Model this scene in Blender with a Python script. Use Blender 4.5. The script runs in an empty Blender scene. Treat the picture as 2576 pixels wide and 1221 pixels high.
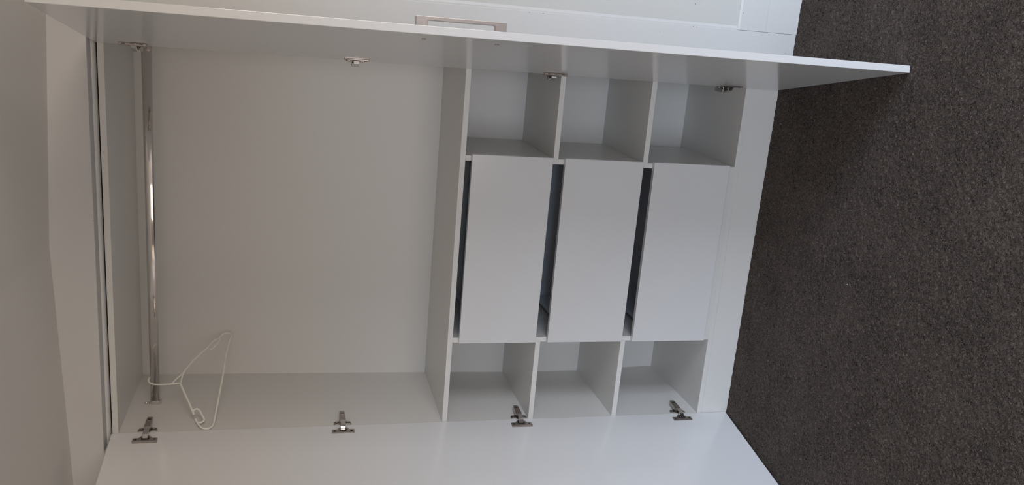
import bpy, bmesh, math, random
import numpy as np
from mathutils import Vector, Matrix

# ------------------------------------------------------------------ camera, light, exposure
scn = bpy.context.scene
C = scn.collection
vs = scn.view_settings
vs.view_transform = 'Standard'; vs.look = 'None'; vs.gamma = 1.0; vs.use_curve_mapping = False
vs.exposure = -0.08

YAW, PITCH, ROLL = 0.2669, -0.2538, 0.0184          # of the upright view; the phone was held sideways
fwd = Vector((-math.sin(YAW)*math.cos(PITCH), math.cos(YAW)*math.cos(PITCH), math.sin(PITCH)))
r0 = Vector((math.cos(YAW), math.sin(YAW), 0)); u0 = r0.cross(fwd)
rr = math.cos(ROLL)*r0 + math.sin(ROLL)*u0
uu = -math.sin(ROLL)*r0 + math.cos(ROLL)*u0
cam_d = bpy.data.cameras.new('camera'); cam = bpy.data.objects.new('camera', cam_d); C.objects.link(cam)
cam.matrix_world = Matrix.Translation((1.2507, -2.4007, 1.4657)) @ Matrix((( -uu.x, rr.x, -fwd.x),
        (-uu.y, rr.y, -fwd.y), (-uu.z, rr.z, -fwd.z))).to_4x4()
cam_d.sensor_fit = 'HORIZONTAL'; cam_d.sensor_width = 36.0; cam_d.lens = 36.0*2126.6/2576.0
cam_d.clip_start = 0.05
scn.camera = cam

world = bpy.data.worlds.new('world'); scn.world = world; world.use_nodes = True
wn = world.node_tree; wl = wn.links; wb = wn.nodes['Background']
wt = wn.nodes.new('ShaderNodeTexCoord'); wx = wn.nodes.new('ShaderNodeSeparateXYZ'); wl.new(wt.outputs['Generated'], wx.inputs[0])
wr = wn.nodes.new('ShaderNodeValToRGB'); wl.new(wx.outputs['Z'], wr.inputs['Fac']); wl.new(wr.outputs['Color'], wb.inputs[0])
we = wr.color_ramp.elements                       # bright overcast sky over sunlit paving (0 = horizon)
mp = wn.nodes.new('ShaderNodeMath'); mp.operation = 'MULTIPLY_ADD'; mp.inputs[1].default_value = 0.5; mp.inputs[2].default_value = 0.5
wl.new(wx.outputs['Z'], mp.inputs[0]); wl.new(mp.outputs[0], wr.inputs['Fac'])
we[0].position = 0.0; we[0].color = (0.34, 0.29, 0.25, 1)
we[1].position = 1.0; we[1].color = (0.70, 0.84, 1.0, 1)
for p_, c_ in ((0.495, (0.38, 0.33, 0.29, 1)), (0.515, (0.52, 0.47, 0.43, 1)), (0.545, (0.72, 0.82, 1.0, 1))):
    e_ = wr.color_ramp.elements.new(p_); e_.color = c_
# the sky is brighter on the sun's side, beyond the right wall
mr = wn.nodes.new('ShaderNodeMapRange'); mr.inputs['From Min'].default_value = 0.2; mr.inputs['From Max'].default_value = 0.9
mr.inputs['To Min'].default_value = 6.8; mr.inputs['To Max'].default_value = 19.0
wl.new(wx.outputs['X'], mr.inputs['Value']); wl.new(mr.outputs[0], wb.inputs[1])

def area(name, loc, direction, sx, sy, power, color, portal=False):
    l = bpy.data.lights.new(name, 'AREA'); l.shape = 'RECTANGLE'; l.size = sx; l.size_y = sy
    l.energy = power; l.color = color
    if portal: l.cycles.is_portal = True
    o = bpy.data.objects.new(name, l); C.objects.link(o); o.location = loc
    o.rotation_euler = Vector(direction).to_track_quat('-Z', 'Y').to_euler()
    return o
# daylight comes in through a window in the right wall and a glazed opening behind the camera
area('window_portal', (4.105, -2.70, 1.10), (-1, 0, 0), 2.20, 1.60, 1, (1, 1, 1), True)
area('glazed_door_portal', (1.0, -4.305, 0.99), (0, 1, 0), 1.9, 1.94, 1, (1, 1, 1), True)
area('warm_fill', (-1.2, -3.0, 1.35), (0.6, 1.0, 0.02), 0.6, 1.2, 1.2, (1.0, 0.72, 0.50))  # added warm fill inside the room; no real source stands there

# ------------------------------------------------------------------ materials
def mat(name, col, rough=0.5, metal=0.0, spec=0.5, bump=None, var=None):
    m = bpy.data.materials.new(name); m.use_nodes = True
    nt = m.node_tree; b = nt.nodes['Principled BSDF']
    b.inputs['Base Color'].default_value = (*col, 1); b.inputs['Roughness'].default_value = rough
    b.inputs['Metallic'].default_value = metal; b.inputs['Specular IOR Level'].default_value = spec
    tc = nt.nodes.new('ShaderNodeTexCoord')
    if var:
        n = nt.nodes.new('ShaderNodeTexNoise'); n.inputs['Scale'].default_value = var[0]; n.inputs['Detail'].default_value = 3
        nt.links.new(tc.outputs['Object'], n.inputs['Vector'])
        r = nt.nodes.new('ShaderNodeValToRGB')
        k = var[1]
        r.color_ramp.elements[0].color = tuple(c*(1-k) for c in col)+(1,)
        r.color_ramp.elements[1].color = tuple(min(1, c*(1+k)) for c in col)+(1,)
        nt.links.new(n.outputs['Fac'], r.inputs['Fac']); nt.links.new(r.outputs['Color'], b.inputs['Base Color'])
    if bump:
        n = nt.nodes.new('ShaderNodeTexNoise'); n.inputs['Scale'].default_value = bump[0]; n.inputs['Detail'].default_value = 4
        nt.links.new(tc.outputs['Object'], n.inputs['Vector'])
        bn = nt.nodes.new('ShaderNodeBump'); bn.inputs['Strength'].default_value = bump[1]; bn.inputs['Distance'].default_value = bump[2]
        nt.links.new(n.outputs['Fac'], bn.inputs['Height']); nt.links.new(bn.outputs['Normal'], b.inputs['Normal'])
    return m
M = {}
M['board'] = mat('white_melamine', (0.71, 0.70, 0.67), 0.34, bump=(420, 0.05, 0.0004), var=(3, 0.01))
M['door'] = mat('white_door_board', (0.70, 0.70, 0.695), 0.15, spec=0.8, bump=(420, 0.05, 0.0004), var=(3, 0.01))
M['edge'] = mat('white_edge_tape', (0.82, 0.81, 0.82), 0.35, var=(8, 0.01))
M['paint'] = mat('white_gloss_paint', (0.70, 0.70, 0.685), 0.42, bump=(60, 0.12, 0.0012), var=(5, 0.015))
M['panelpaint'] = mat('greyed_panel_paint', (0.64, 0.64, 0.61), 0.5, bump=(45, 0.15, 0.0015), var=(4, 0.015))
M['wallpaint'] = mat('cream_wall_paint', (0.60, 0.57, 0.52), 0.75, bump=(90, 0.15, 0.001), var=(2, 0.015))
M['headpaint'] = mat('warm_white_header_paint', (0.605, 0.595, 0.585), 0.6, bump=(90, 0.1, 0.001), var=(2, 0.01))
M['ceilpaint'] = mat('ceiling_paint', (0.72, 0.70, 0.65), 0.85, bump=(70, 0.15, 0.001), var=(1.5, 0.02))
M['drawerbox'] = mat('slate_drawer_metal', (0.72, 0.77, 0.86), 0.4, var=(4, 0.02))
M['nickel'] = mat('nickel_plate', (0.44, 0.395, 0.37), 0.28, 1.0, var=(60, 0.05))
M['chrome'] = mat('chrome', (0.72, 0.69, 0.68), 0.09, 1.0, var=(4, 0.01))
M['satin'] = mat('satin_nickel', (0.46, 0.42, 0.40), 0.33, 1.0, var=(30, 0.03))
M['black'] = mat('black_hollow_shade_and_screws', (0.015, 0.014, 0.014), 0.5, var=(30, 0.1))  # shade of hinge recesses and slots put into colour; also the flange screws
M['hanger'] = mat('milky_plastic', (0.84, 0.84, 0.76), 0.35, var=(10, 0.02))
M['chip'] = mat('dirt_in_chip', (0.10, 0.085, 0.075), 0.8, var=(50, .1))
M['lint'] = mat('white_lint', (0.8, 0.79, 0.75), 0.9, var=(50, .05))
M['frame'] = mat('window_frame_white', (0.7, 0.7, 0.7), 0.5, var=(5, .01))
g = mat('window_glass', (1, 1, 1), 0.0, var=(5, 0.0)); M['glass'] = g
g.node_tree.nodes['Principled BSDF'].inputs['Transmission Weight'].default_value = 1.0

def carpet_material():
    m = bpy.data.materials.new('dark_loop_carpet'); m.use_nodes = True
    nt = m.node_tree; b = nt.nodes['Principled BSDF']; L = nt.links
    b.inputs['Roughness'].default_value = 0.95; b.inputs['Specular IOR Level'].default_value = 0.12
    tc = nt.nodes.new('ShaderNodeTexCoord')
    w = nt.nodes.new('ShaderNodeTexNoise'); w.inputs['Scale'].default_value = 120; w.inputs['Detail'].default_value = 2
    L.new(tc.outputs['Object'], w.inputs['Vector'])
    mx = nt.nodes.new('ShaderNodeMix'); mx.data_type = 'VECTOR'; mx.inputs['Factor'].default_value = 0.012
    L.new(tc.outputs['Object'], mx.inputs[4]); L.new(w.outputs['Color'], mx.inputs[5])
    v = nt.nodes.new('ShaderNodeTexVoronoi'); v.inputs['Scale'].default_value = 190; L.new(mx.outputs[1], v.inputs['Vector'])
    n = nt.nodes.new('ShaderNodeTexNoise'); n.inputs['Scale'].default_value = 150; n.inputs['Detail'].default_value = 3
    n.inputs['Roughness'].default_value = 0.6; n.inputs['Distortion'].default_value = 2.2
    L.new(mx.outputs[1], n.inputs['Vector'])
    big = nt.nodes.new('ShaderNodeTexNoise'); big.inputs['Scale'].default_value = 7; big.inputs['Detail'].default_value = 3
    L.new(tc.outputs['Object'], big.inputs['Vector'])
    r = nt.nodes.new('ShaderNodeValToRGB'); e = r.color_ramp.elements
    e[0].position = 0.33; e[0].color = (0.020, 0.0160, 0.0140, 1)
    e[1].position = 0.68; e[1].color = (0.222, 0.180, 0.156, 1)
    a = nt.nodes.new('ShaderNodeMath'); a.operation = 'MULTIPLY_ADD'; a.inputs[1].default_value = 0.14
    L.new(big.outputs['Fac'], a.inputs[0])
    s = nt.nodes.new('ShaderNodeMath'); s.operation = 'SUBTRACT'; s.inputs[1].default_value = 0.08
    L.new(n.outputs['Fac'], s.inputs[0]); L.new(s.outputs[0], a.inputs[2])
    L.new(a.outputs[0], r.inputs['Fac']); L.new(r.outputs['Color'], b.inputs['Base Color'])
    bn = nt.nodes.new('ShaderNodeBump'); bn.inputs['Strength'].default_value = 1.0; bn.inputs['Distance'].default_value = 0.008
    L.new(n.outputs['Fac'], bn.inputs['Height']); L.new(bn.outputs['Normal'], b.inputs['Normal'])
    return m
M['carpet'] = carpet_material()

# ------------------------------------------------------------------ helpers
def link_mesh(name, bm, m, parent=None, bevel=0.0, smooth=False):
    bmesh.ops.recalc_face_normals(bm, faces=bm.faces)
    me = bpy.data.meshes.new(name); bm.to_mesh(me); bm.free()
    for k in (m if isinstance(m, (list, tuple)) else [m]): me.materials.append(k)
    o = bpy.data.objects.new(name, me); C.objects.link(o)
    if parent: o.parent = parent
    if smooth:
        for p in me.polygons: p.use_smooth = True
    if bevel > 0:
        bv = o.modifiers.new('bevel', 'BEVEL'); bv.width = bevel; bv.segments = 2; bv.limit_method = 'ANGLE'
        bv.angle_limit = math.radians(35)
    return o
def box(bm, x0, x1, y0, y1, z0, z1, f=None, mi=0):
    P = [(x, y, z) for x in (x0, x1) for y in (y0, y1) for z in (z0, z1)]
    v = [bm.verts.new(f(*p) if f else p) for p in P]
    for q in ((0,1,3,2), (4,6,7,5), (0,4,5,1), (2,3,7,6), (0,2,6,4), (1,5,7,3)):
        bm.faces.new([v[i] for i in q]).material_index = mi
def board(name, x0, x1, y0, y1, z0, z1, m, parent=None, bevel=0.0008, f=None):
    bm = bmesh.new(); box(bm, x0, x1, y0, y1, z0, z1, f); return link_mesh(name, bm, m, parent, bevel)
def prism(bm, pts, w0, w1, f):
    """polygon pts (a, b) extruded from w0 to w1; f(a, b, w) -> xyz"""
    A = [bm.verts.new(f(a, b, w0)) for a, b in pts]; B = [bm.verts.new(f(a, b, w1)) for a, b in pts]
    bm.faces.new(A); bm.faces.new(B[::-1])
    n = len(pts)
    for i in range(n): bm.faces.new((A[i], A[(i+1) % n], B[(i+1) % n], B[i]))
def cyl(bm, c, axis, r, h, n=20, rx=None):
    axis = Vector(axis).normalized(); a = axis.orthogonal().normalized(); b = axis.cross(a); c = Vector(c)
    ring = [[bm.verts.new(c + axis*t + a*math.cos(6.28318*i/n)*r + b*math.sin(6.28318*i/n)*r) for i in range(n)] for t in (0, h)]
    bm.faces.new(ring[0]); bm.faces.new(ring[1][::-1])
    for i in range(n): bm.faces.new((ring[0][i], ring[0][(i+1) % n], ring[1][(i+1) % n], ring[1][i]))
def smooth_path(pts, n=6, closed=False):
    out = []; N = len(pts); P = [Vector(p) for p in pts]
    for i in range(N - (0 if closed else 1)):
        p0 = P[(i-1) % N] if (closed or i > 0) else P[0]; p1 = P[i]; p2 = P[(i+1) % N]
        p3 = P[(i+2) % N] if (closed or i+2 < N) else P[N-1]
        for k in range(n):
            t = k/n
            out.append(0.5*((2*p1)+(p2-p0)*t+(2*p0-5*p1+4*p2-p3)*t*t+(3*p1-p0-3*p2+p3)*t**3))
    if not closed: out.append(P[-1])
    return out
def tube(bm, path, r, nrm, n=10, flat=1.0):
    """sweep of an oval; nrm is the plane normal of the path; flat scales the radius across the plane"""
    nrm = Vector(nrm).normalized(); rings = []
    for i, p in enumerate(path):
        t = (path[min(i+1, len(path)-1)]-path[max(i-1, 0)]).normalized()
        s = t.cross(nrm).normalized(); q = s.cross(t).normalized()
        rings.append([bm.verts.new(p + s*r*math.cos(6.28318*k/n) + q*r*flat*math.sin(6.28318*k/n)) for k in range(n)])
    for a, b in zip(rings, rings[1:]):
        for k in range(n): bm.faces.new((a[k], a[(k+1) % n], b[(k+1) % n], b[k]))
    bm.faces.new(rings[0]); bm.faces.new(rings[-1][::-1])
def struct(o): o['kind'] = 'structure'; return o

# ------------------------------------------------------------------ the room
FY = -0.047                          # front face of the frame round the wardrobe
RX0, RX1, RY0 = -1.5, 4.0, -4.2
ZTOP = 2.35
# floor: finely divided near the wardrobe so that the pile has relief
def pile_grid(x0, x1, y0, y1, step):
    nx, ny = int((x1-x0)/step)+1, int((y1-y0)/step)+1
    rng = np.random.default_rng(7)
    X, Y = np.meshgrid(np.linspace(x0, x1, nx), np.linspace(y0, y1, ny))
    def vnoise(cell):
        g = rng.random((int((y1-y0)/cell)+3, int((x1-x0)/cell)+3))
        u, v = (X-x0)/cell, (Y-y0)/cell; i, j = v.astype(int), u.astype(int); fv, fu = v-i, u-j
        fu, fv = fu*fu*(3-2*fu), fv*fv*(3-2*fv)
        return (g[i, j]*(1-fu)+g[i, j+1]*fu)*(1-fv)+(g[i+1, j]*(1-fu)+g[i+1, j+1]*fu)*fv
    Z = .0003 + .0014*vnoise(.0085) + .0016*vnoise(.0045) + .0006*vnoise(.03)
    edge = np.minimum(np.minimum(X-x0, x1-X), Y-y0)/.05
    Z *= np.clip(edge, .02, 1)
    co = np.stack([X, Y, Z], -1).reshape(-1, 3)
    a = (np.arange(ny-1)[:, None]*nx + np.arange(nx-1)[None]).reshape(-1)
    return co, np.stack([a, a+1, a+nx+1, a+nx], -1)
gco, gf = pile_grid(-.75, 1.95, -1.55, .0, .0030)
sx0, sx1, sy0, sy1 = RX0-.1, RX1+.1, RY0-.1, .55
bco = np.array([(x, y, z) for x in (sx0, sx1) for y in (sy0, sy1) for z in (-.1, 0)])
bf = np.array([(0,1,3,2), (4,6,7,5), (0,4,5,1), (2,3,7,6), (0,2,6,4), (1,5,7,3)]) + len(gco)
co = np.concatenate([gco, bco]); fa = np.concatenate([gf, bf])
me = bpy.data.meshes.new('floor'); me.vertices.add(len(co)); me.vertices.foreach_set('co', co.ravel())
me.loops.add(fa.size); me.loops.foreach_set('vertex_index', fa.ravel().astype(np.int32))
me.polygons.add(len(fa)); me.polygons.foreach_set('loop_start', np.arange(0, fa.size, 4, dtype=np.int32))
sm_ = np.ones(len(fa), dtype=bool); sm_[-6:] = False
me.polygons.foreach_set('use_smooth', sm_); me.update(calc_edges=True); me.validate()
me.materials.append(M['carpet'])
fl = bpy.data.objects.new('floor', me); C.objects.link(fl); struct(fl)
# ceiling: two sheets meeting in a shallow ridge over the wardrobe
def cz(x): return 2.083 - 0.0385*min(abs(x-0.573), 1.25)
bm = bmesh.new()
xs = [RX0-.1, -.677, .45, .573, .70, 1.823, RX1+.1]
row = [[bm.verts.new((x, y, cz(x))) for x in xs] for y in (RY0-.1, .55)]
top = [[bm.verts.new((x, y, ZTOP)) for x in xs] for y in (RY0-.1, .55)]
for i in range(len(xs)-1):
    bm.faces.new((row[0][i], row[0][i+1], row[1][i+1], row[1][i])); bm.faces.new((top[0][i], top[1][i], top[1][i+1], top[0][i+1]))
    for j in (0, 1): bm.faces.new((row[j][i], top[j][i], top[j][i+1], row[j][i+1]))
for i in (0, len(xs)-1): bm.faces.new((row[0][i], row[1][i], top[1][i], top[0][i]))
struct(link_mesh('ceiling', bm, M['ceilpaint']))
struct(board('wall_back', RX0-.1, RX1+.1, .45, .55, 0, 2.15, M['wallpaint'], bevel=0))
struct(board('wall_back_left', RX0-.1, -.034, FY, .45, 0, 1.9730, M['headpaint'], bevel=0))
struct(board('wall_back_right', 1.262, RX1+.1, -.040, .45, 0, 2.15, M['panelpaint'], bevel=0))
struct(board('wall_left', RX0-.1, RX0, RY0-.1, FY, 0, 2.15, M['wallpaint'], bevel=0))
bm = bmesh.new()
box(bm, RX0, .05, RY0-.1, RY0, 0, 2.15); box(bm, 1.95, RX1, RY0-.1, RY0, 0, 2.15); box(bm, .05, 1.95, RY0-.1, RY0, 1.96, 2.15)
struct(link_mesh('wall_front', bm, M['wallpaint']))
bm = bmesh.new()
for x0, x1, z0, z1 in ((.05, .09, 0, 1.96), (1.91, 1.95, 0, 1.96), (.09, 1.91, 1.92, 1.96), (.09, 1.91, 0, .04), (.98, 1.02, .04, 1.92)):
    box(bm, x0, x1, RY0-.07, RY0-.02, z0, z1)
struct(link_mesh('window_2', bm, M['frame'], bevel=.002))
# right wall with the window opening
WY0, WY1, WZ0, WZ1 = -3.80, -1.60, 0.30, 1.90
bm = bmesh.new()
box(bm, RX1, RX1+.1, RY0-.1, WY0, 0, 2.15); box(bm, RX1, RX1+.1, WY1, FY+.007, 0, 2.15)
box(bm, RX1, RX1+.1, WY0, WY1, 0, WZ0); box(bm, RX1, RX1+.1, WY0, WY1, WZ1, 2.15)
struct(link_mesh('wall_right', bm, M['wallpaint']))
bm = bmesh.new()
for a in ((WY0, WY1, WZ0, WZ0+.04), (WY0, WY1, WZ1-.04, WZ1), (WY0, WY0+.04, WZ0+.04, WZ1-.04), (WY1-.04, WY1, WZ0+.04, WZ1-.04)):
    box(bm, RX1+.02, RX1+.07, *a)
struct(link_mesh('window_1', bm, M['frame'], bevel=.002))
# header above the doors, with its quarter-round bead behind the soffit
bm = bmesh.new()
pts = [(-.034, 1.9733), (1.135, 1.9733)]
hx = [-.70, .573, 1.135]
prof_b = [(x, cz(x)+.02) for x in (1.2747, .573, -.677, RX0)]
prism(bm, [(RX0, 1.9733), (1.2747, 1.9733)] + prof_b, FY, 0.012, lambda a, b, w: (a, w, b))
struct(link_mesh('trim_1', bm, M['headpaint'], bevel=.0012))
bm = bmesh.new()
q = [(0.012, 1.9733), (-.002, 1.9733)] + [(-.002+.014*(1-math.cos(a)), 1.9733-.0098*math.sin(a)) for a in [i*math.pi/16 for i in range(1, 9)]]
prism(bm, q, -.034, 1.135, lambda a, b, w: (w, a, b))
struct(link_mesh('trim_2', bm, M['paint'], smooth=False))
# frame stile to the right of the wardrobe, then wall panel and skirting
struct(board('trim_3', 1.135, 1.2745, FY, 0.10, 0, 1.9733, M['paint'], bevel=.0015))
bm = bmesh.new()
prism(bm, [(-.0402, 0), (FY-.001, 0), (FY+.0005, .105), (FY, .109), (FY, .192), (-.0435, .1985), (-.0402, .1985)], 1.2752, RX1, lambda a, b, w: (w, a, b))
struct(link_mesh('baseboard_right', bm, M['paint'], bevel=.0006))
bm = bmesh.new()      # planted bead round the wall panel
prism(bm, [(1.2640, -.0402), (1.2640, -.0442), (1.2790, -.0442), (1.2850, -.0412), (1.2865, -.0402)], .1985, 1.9733, lambda a, b, w: (a, b, w))
struct(link_mesh('trim_4', bm, M['paint'], bevel=.0005))
bm = bmesh.new()
prism(bm, [(FY, 0), (FY-.012, 0), (FY-.012, .10), (FY-.004, .115), (FY, .115)], RX0, -.08, lambda a, b, w: (w, a, b))
struct(link_mesh('baseboard_left', bm, M['paint']))

# small chips and scuffs in the paint of the frame and wall
def chip(parent, x, z, y, w, h, ang, seed):
    rnd = random.Random(seed); bm = bmesh.new(); n = 7
    pts = []
    for i in range(n):
        a = 2*math.pi*i/n; r = rnd.uniform(.6, 1.0)
        u, v = w*r*math.cos(a), h*r*math.sin(a)
        pts.append((x+u*math.cos(ang)-v*math.sin(ang), z+u*math.sin(ang)+v*math.cos(ang)))
    prism(bm, pts, y, y-.0003, lambda a, b, w: (a, w, b))
    link_mesh('paint_chip', bm, M['chip'], bpy.data.objects[parent])
for i, c in enumerate((('trim_3', 1.2718, .8404, FY, .0018, .0008, .9), ('trim_3', 1.2722, .8001, FY, .0006, .0035, .0), ('trim_3', 1.2733, .3418, FY, .0010, .0018, 0),
          ('trim_3', 1.2725, .3313, FY, .0008, .0014, .3), ('trim_3', 1.2495, .4452, FY, .0008, .0011, 0), ('wall_back_right', 1.337, .3425, -.040, .0008, .0032, -.7),
          ('baseboard_right', 1.3236, .1880, FY, .0022, .0011, .4), ('trim_3', 1.2193, .0282, FY, .0016, .0008, .9), ('trim_1', .6454, 1.9752, FY, .0022, .0006, .5))):
    chip(*c, i)

# ------------------------------------------------------------------ the wardrobe
W, T = 1.1045, 0.016
ZT, ZM, Z2, Z3, ZB = 1.9589, 0.9980, 0.7148, 0.4261, 0.1132
PX1, PX2 = 0.2689, 0.8557           # outer faces of the two partitions
ward = bpy.data.objects.new('wardrobe', None); C.objects.link(ward); ward.location = (0, 0, 0)
ward['label'] = 'white built-in wardrobe with both doors open, hanging space above three drawers and side cubbies'
ward['category'] = 'wardrobe'
BK = [(ZT, .414), (ZM, .386), (Z2, .373), (Z3, .373), (ZB, .404), (.0, .404)]
def back_y(z):
    for (z1, y1), (z0, y0) in zip(BK, BK[1:]):
        if z >= z0: return y0 + (y1-y0)*(z-z0)/(z1-z0)
    return BK[-1][1]
def depth_board(name, x0, x1, z0, z1, m, y0=0.0):
    return board(name, x0, x1, y0, back_y((z0+z1)/2)-.0004, z0, z1, m, ward)
bm = bmesh.new()
poly = [(y, z) for z, y in BK] + [(.430, 0), (.430, ZT)]
prism(bm, poly, 0, W, lambda a, b, w: (w, a, b))
link_mesh('back_panel', bm, M['board'], ward)
board('side_panel', -T, 0, .0, .43, 0, ZT, M['board'], ward)
board('side_panel', W, W+T, .0, .43, 0, ZT, M['board'], ward)
depth_board('top_panel', 0, W, ZT-T, ZT, M['board'])
depth_board('fixed_shelf', 0, W, ZM-T, ZM, M['board'])
depth_board('bottom_panel', 0, W, ZB-T, ZB, M['board'])
board('kick_board', 0, W, .0008, .017, 0, ZB-T-.0006, M['board'], ward)
for x in (PX1, PX2-T): board('partition', x, x+T, .0006, back_y(.55)-.0004, ZB, ZM-T, M['board'], ward)
for z in (Z2, Z3):
    depth_board('cubby_shelf', 0, PX1, z-T, z, M['board']); depth_board('cubby_shelf', PX2, W, z-T, z, M['board'])
board('drawer_rail', PX1+T, PX2-T, .0004, .016, ZB, .1400, M['board'], ward)
# drawers: overlay front, slate metal box on the inside
def drawer(zt, zb):
    f = board('drawer', .2735, .8617, -.018, -.0012, zb, zt, M['door'], ward, .001)
    bx0, bx1 = PX1+T+.012, PX2-T-.012; h = zt-.058
    for x0, x1, s in ((bx0, bx0+.014, 1), (bx1-.014, bx1, -1)):
        board('drawer_side', x0, x1, -.001, .345, zb+.012, h, M['drawerbox'], f, .002)
    board('drawer_back', bx0+.014, bx1-.014, .333, .345, zb+.02, h-.012, M['drawerbox'], f, .001)
    board('drawer_base', bx0+.014, bx1-.014, -.001, .333, zb+.014, zb+.028, M['drawerbox'], f, .0005)
    return f
for zt, zb in ((.9651, .7201), (.6811, .4299), (.3941, .1386)): drawer(zt, zb)

# ---- doors, opened about 100 degrees
TH = math.radians(9.8)
def door_frame(side):
    """maps (s along the door from the hinge, o outward from the inner face, z) to the world"""
    if side < 0: x0, d, n = .002, Vector((-math.sin(TH), -math.cos(TH), 0)), Vector((-math.cos(TH), math.sin(TH), 0))
    else: x0, d, n = 1.1035, Vector((math.sin(TH), -math.cos(TH), 0)), Vector((math.cos(TH), math.sin(TH), 0))
    return lambda s, o, z: Vector((x0, 0, z)) + d*s + n*o
LF, RF = door_frame(-1), door_frame(1)
doors = {}
for side, F in ((-1, LF), (1, RF)):
    doors[side] = board('door', .0012, .591, 0, .0178, .0065, 1.961, M['door'], ward, .001, f=lambda s, o, z, F=F: F(s, o, z))
# bar handle on the outer face, screwed through from the inside
def handle(side, F):
    bm = bmesh.new(); z0, z1 = 1.0135, 1.2157; s0, s1 = .5135, .5265
    pr = [(z0, .0179), (z0+.0255, .0179), (z0+.0255, .0385), (z0+.0275, .0405), (z1-.0275, .0405), (z1-.0255, .0385), (z1-.0255, .0179),
          (z1, .0179), (z1, .0480), (z0, .0480)]
    prism(bm, pr, s0, s1, lambda a, b, w: F(w, b, a))
    h = link_mesh('door_handle', bm, M['satin'], doors[side], .0007)
    h['label'] = 'satin metal bar handle with square feet'
    for z in (1.033, 1.197):
        bm = bmesh.new()
        n = (F(0, 1, 0)-F(0, 0, 0))
        cyl(bm, F(.522, -.0016, z), n, .0045, .0014, 20)
        link_mesh('handle_screw', bm, M['satin'], doors[side], .0003)
for side, F in ((-1, LF), (1, RF)): handle(side, F)

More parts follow.
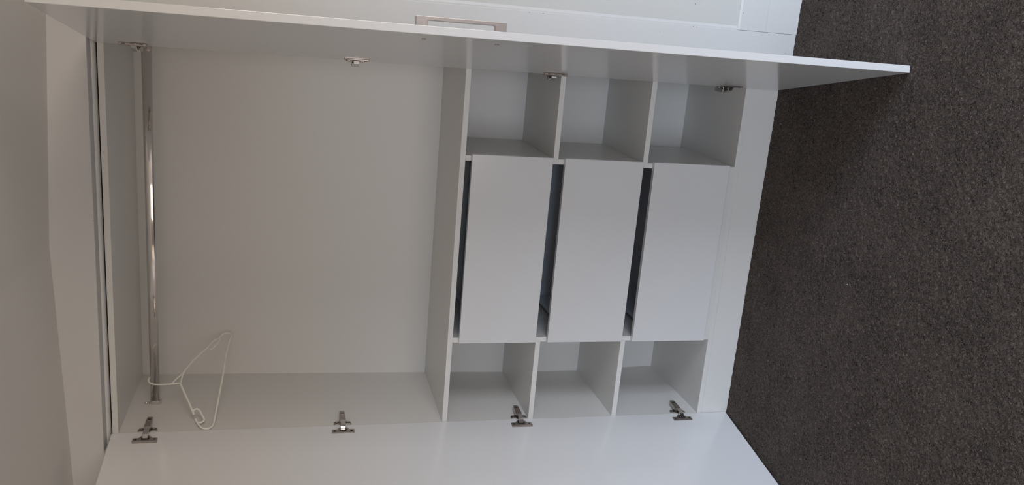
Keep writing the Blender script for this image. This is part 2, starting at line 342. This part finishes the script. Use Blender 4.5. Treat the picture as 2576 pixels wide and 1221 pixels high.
# ---- concealed hinges
def hinge(side, zc, ds=0.002, damper=False):
    F0 = LF if side < 0 else RF
    F = lambda s, o, z: F0(s+ds, o, z)
    S = (lambda a, y, z: Vector((a, y, z))) if side < 0 else (lambda a, y, z: Vector((W-a, y, z)))   # a = off the side panel
    # arm body on the carcass side: a tapering folded channel
    bm = bmesh.new()
    secs = [(.0610, .0078, .0085, .0200), (.050, .0086, .0075, .0200), (.030, .0092, .0055, .0192), (.012, .0098, .0060, .0175), (.004, .0088, .0080, .0165)]
    rings = []
    for y, hw, a0, a1 in secs:
        rings.append([bm.verts.new(S(a, y, zc+k)) for a, k in ((a0, -hw), (a1-.0015, -hw), (a1, -hw+.0015), (a1, hw-.0015), (a1-.0015, hw), (a0, hw))])
    for A, B in zip(rings, rings[1:]):
        for k in range(6): bm.faces.new((A[k], A[(k+1) % 6], B[(k+1) % 6], B[k]))
    bm.faces.new(rings[0]); bm.faces.new(rings[-1][::-1])
    arm = link_mesh('hinge', bm, M['nickel'], ward, .0006)
    arm['label'] = 'nickel concealed hinge arm'
    # adjusting slot and screws in the arm
    bm = bmesh.new()
    box(bm, .0190, .0204, .0435, .0480, zc-.0045, zc+.0045, S)
    link_mesh('adjusting_slot', bm, M['black'], arm)  # black block, the slot's shade given as colour
    for y0, y1, hz in ((.0545, .0560, .0028), (.036, .0375, .0036)):
        bm = bmesh.new(); box(bm, .0180, .0203, y0, y1, zc-hz, zc+hz, S); link_mesh('arm_embossing', bm, M['satin'], arm)
    bm = bmesh.new(); box(bm, .0030, .0100, .0080, .0540, zc-.0062, zc+.0062, S)
    link_mesh('arm_base', bm, M['nickel'], arm, .0006)
    # mounting plate wings with screws
    bm = bmesh.new()
    out = [(-.0265, .0040), (-.0225, .0065), (-.0100, .0065), (-.0085, .003), (.0085, .003), (.0100, .0065), (.0225, .0065), (.0265, .0040),
           (.0265, .0150), (.0215, .0225), (.0100, .0245), (.0085, .036), (-.0085, .036), (-.0100, .0245), (-.0215, .0225), (-.0265, .0150)]
    prism(bm, [(z, y) for z, y in out], .0002, .0034, lambda z, y, a: S(a, y, zc+z))
    pl = link_mesh('mounting_plate', bm, M['nickel'], arm, .0006)
    for k in (-1, 1):
        bm = bmesh.new(); cyl(bm, S(.0034, .0145, zc+k*.0170), S(1, 0, 0)-S(0, 0, 0), .0044, .0018, 18)
        link_mesh('plate_screw', bm, M['satin'], arm, .0003)
        bm = bmesh.new(); cyl(bm, S(.0034, .0145, zc+k*.0170), S(1, 0, 0)-S(0, 0, 0), .0062, .0003, 18)
        link_mesh('screw_recess', bm, M['black'], arm)  # black ring painted for the shade round the screw head
    # cup flange on the door
    bm = bmesh.new(); o0, o1 = -.0002, -.0034
    pts = [(-.0335, .0240), (-.0325, .0230), (-.0190, .0230)]
    pts += [(.0185*math.sin(a), .0275-.0170*math.cos(a)) for a in [math.radians(d) for d in range(-76, 77, 8)]]
    pts += [(.0190, .0230), (.0325, .0230), (.0335, .0240), (.0335, .0385), (.0325, .0395), (-.0325, .0395), (-.0335, .0385)]
    prism(bm, pts, o0, o1, lambda z, s, o: F(s, o, zc+z))
    link_mesh('cup_flange', bm, M['nickel'], arm, .0008)
    bm = bmesh.new()
    pts = [(.0118*math.cos(a)**1, .0262+.0078*math.sin(a)) for a in [i*math.pi/12 for i in range(24)]]
    prism(bm, pts, -.0034, -.00385, lambda z, s, o: F(s, o, zc+z))
    link_mesh('cup_recess', bm, M['black'], arm)  # raised black disc; its colour stands in for the dark inside the cup
    for k in (-1, 1):
        bm = bmesh.new(); cyl(bm, F(.0310, -.0034, zc+k*.0250), F(0, -1, 0)-F(0, 0, 0), .0036, .0007, 16)
        link_mesh('flange_screw', bm, M['black'], arm, .0002)
    if damper:
        bm = bmesh.new(); box(bm, .0370, .0435, -.0072, -.0002, zc-.0335, zc+.0335, F)
        dp = link_mesh('soft_close_damper', bm, M['nickel'], arm, .0012)
        for k in (-1, 0, 1) if side > 0 else ():
            bm = bmesh.new(); box(bm, .0431, .0438, -.0040, -.0024, zc+k*.021-.0042, zc+k*.021+.0042, F)
            link_mesh('damper_slot', bm, M['black'], arm)  # solid black box coloured as the dark of the slot
    # bright link between arm and cup
    bm = bmesh.new()
    A = [S(.0150, .0075, zc), S(.0165, .0010, zc), F(.0075, -.0135, zc), F(.0170, -.0120, zc), F(.0235, -.0070, zc), F(.0255, -.0030, zc)]
    hw = .0072; th = .0016; rows = []
    P = smooth_path(A, 4)
    for i, p in enumerate(P):
        t = (P[min(i+1, len(P)-1)]-P[max(i-1, 0)]).normalized(); nn = t.cross(Vector((0, 0, 1))).normalized()
        rows.append([bm.verts.new(p + nn*a + Vector((0, 0, b))) for a, b in ((-th, -hw), (th, -hw), (th, hw), (-th, hw))])
    for a, b in zip(rows, rows[1:]):
        for k in range(4): bm.faces.new((a[k], a[(k+1) % 4], b[(k+1) % 4], b[k]))
    bm.faces.new(rows[0]); bm.faces.new(rows[-1][::-1])
    lk = link_mesh('hinge_link', bm, M['chrome'], arm, .0005); lk['label'] = 'bright chrome hinge link'
for side in (-1, 1):
    hinge(side, 1.866, .008, True); hinge(side, 1.307)
    hinge(side, .744, .0, True); hinge(side, .182)

# ---- hanging rail: oval chrome tube with end brackets
RY, RZ = .193, 1.8715
def oval(hy, hz, n=28):
    L = hz-hy; out = []
    for i in range(n):
        a = 2*math.pi*i/n; y, z = hy*math.cos(a), hy*math.sin(a); out.append((y, z + (L if z >= 0 else -L)))
    return out
bm = bmesh.new(); prism(bm, [(RY+y, RZ+z) for y, z in oval(.0072, .0138, 40)], .004, W-.004, lambda a, b, w: (w, a, b))
rail = link_mesh('hanging_rail', bm, M['chrome'], ward, smooth=False)
for p in rail.data.polygons: p.use_smooth = len(p.vertices) == 4
rail['label'] = 'oval chrome hanging rail'
for x0, sg in ((.0004, 1), (W-.0004, -1)):
    bm = bmesh.new()
    prism(bm, [(RY+y, RZ-.002+z) for y, z in oval(.0100, .0172)], x0, x0+sg*.011, lambda a, b, w: (w, a, b))
    prism(bm, [(RY+y, RZ+.0235+z) for y, z in oval(.0065, .0085)], x0, x0+sg*.0032, lambda a, b, w: (w, a, b))
    cyl(bm, (x0+sg*.0032, RY, RZ+.0255), (sg, 0, 0), .0034, .0016, 16)
    link_mesh('rail_bracket', bm, M['chrome'], rail, .0008)

# ------------------------------------------------------------------ the plastic hanger on the rail
HA = math.radians(24); HX, HY = .080, .1906
hd = Vector((math.sin(HA), math.cos(HA), 0)); hn = Vector((math.cos(HA), -math.sin(HA), 0))
hroot = bpy.data.objects.new('clothes_hanger', None); C.objects.link(hroot); hroot.location = (HX, HY, 1.70)
hroot['label'] = 'milky white plastic clothes hanger hooked over the left end of the chrome rail'
hroot['category'] = 'hanger'
def HP(u, z): return hd*u + Vector((max(0, -u-.17)*.20, 0, z-1.70))
def hpart(name, pts, r, n=5, flat=.8, closed=False):
    path = smooth_path([HP(*p) for p in pts], n, closed)
    if closed: path = path + [path[0]]
    bm = bmesh.new(); tube(bm, path, r, hn, 10, flat)
    return link_mesh(name, bm, M['hanger'], hroot, smooth=True)
hpart('hook', [(-.0148, 1.7961), (-.0176, 1.8180), (-.0192, 1.8400), (-.0188, 1.8640), (-.0150, 1.8790), (-.0070, 1.8873), (.0026, 1.8893), (.0120, 1.8860),
               (.0170, 1.8770), (.0175, 1.8650)], .0026)
hpart('shoulder_arm', [(-.0148, 1.7961), (-.0447, 1.7840), (-.0909, 1.7643), (-.1237, 1.7508), (-.1420, 1.7440)], .0034)
hpart('strap_loop', [(-.1330, 1.7470), (-.1232, 1.7449), (-.1195, 1.7364), (-.1288, 1.7275), (-.1458, 1.7200), (-.1592, 1.7136), (-.1680, 1.7152), (-.1743, 1.7240), (-.1703, 1.7300)], .0030)
hpart('trouser_bar', [(-.1573, 1.7379), (-.1700, 1.7327), (-.1879, 1.7243), (-.1999, 1.7159), (-.2043, 1.7054), (-.2020, 1.6954), (-.1916, 1.6873), (-.1742, 1.6843),
                      (-.1185, 1.6808), (-.0568, 1.6765), (.0073, 1.6724), (.0919, 1.6690), (.1618, 1.6620), (.1850, 1.6570), (.1950, 1.6600), (.2001, 1.6688),
                      (.1987, 1.6803), (.1897, 1.6895), (.1764, 1.6950)], .0031)
hpart('neck_brace', [(-.0149, 1.8188), (.0005, 1.8099), (.0152, 1.7993), (.0300, 1.7905)], .0026)
hpart('shoulder_arm', [(-.0157, 1.7945), (-.0010, 1.7938), (.0194, 1.7915), (.0388, 1.7865), (.0717, 1.7709), (.0982, 1.7545), (.1218, 1.7376), (.1368, 1.7250)], .0029)
hpart('strap_loop', [(.1350, 1.7290), (.1555, 1.7178), (.1680, 1.7080), (.1730, 1.6990), (.1726, 1.6931), (.1644, 1.6942), (.1458, 1.7025), (.1305, 1.7110), (.1260, 1.7203)], .0026)

# ------------------------------------------------------------------ specks of lint on the carpet
def lint_mesh(seed):
    rnd = random.Random(seed); bm = bmesh.new(); bmesh.ops.create_icosphere(bm, subdivisions=2, radius=.0011)
    for v in bm.verts: v.co *= rnd.uniform(.7, 1.2); v.co.z *= .6
    return bm
for i, (x, y, where) in enumerate(((1.0057, -.0456, 'by the right end of the plinth, the brightest'), (.9835, -.1074, 'just in front of the plinth in the door shadow'),
        (.7302, -.4914, 'out on the open carpet, nearer the right door'), (.6305, -.5006, 'out on the open carpet, nearer the left door'))):
    bm = lint_mesh(i); o = link_mesh('lint_speck', bm, M['lint'], smooth=True)
    o.location = (x, y, .0040); o.scale = (1.0, 1.0, 1.0) if i in (0, 3) else (.75, .75, .75)
    o['label'] = 'tiny white speck of lint ' + where; o['category'] = 'lint'; o['group'] = 'specks of lint on the carpet'
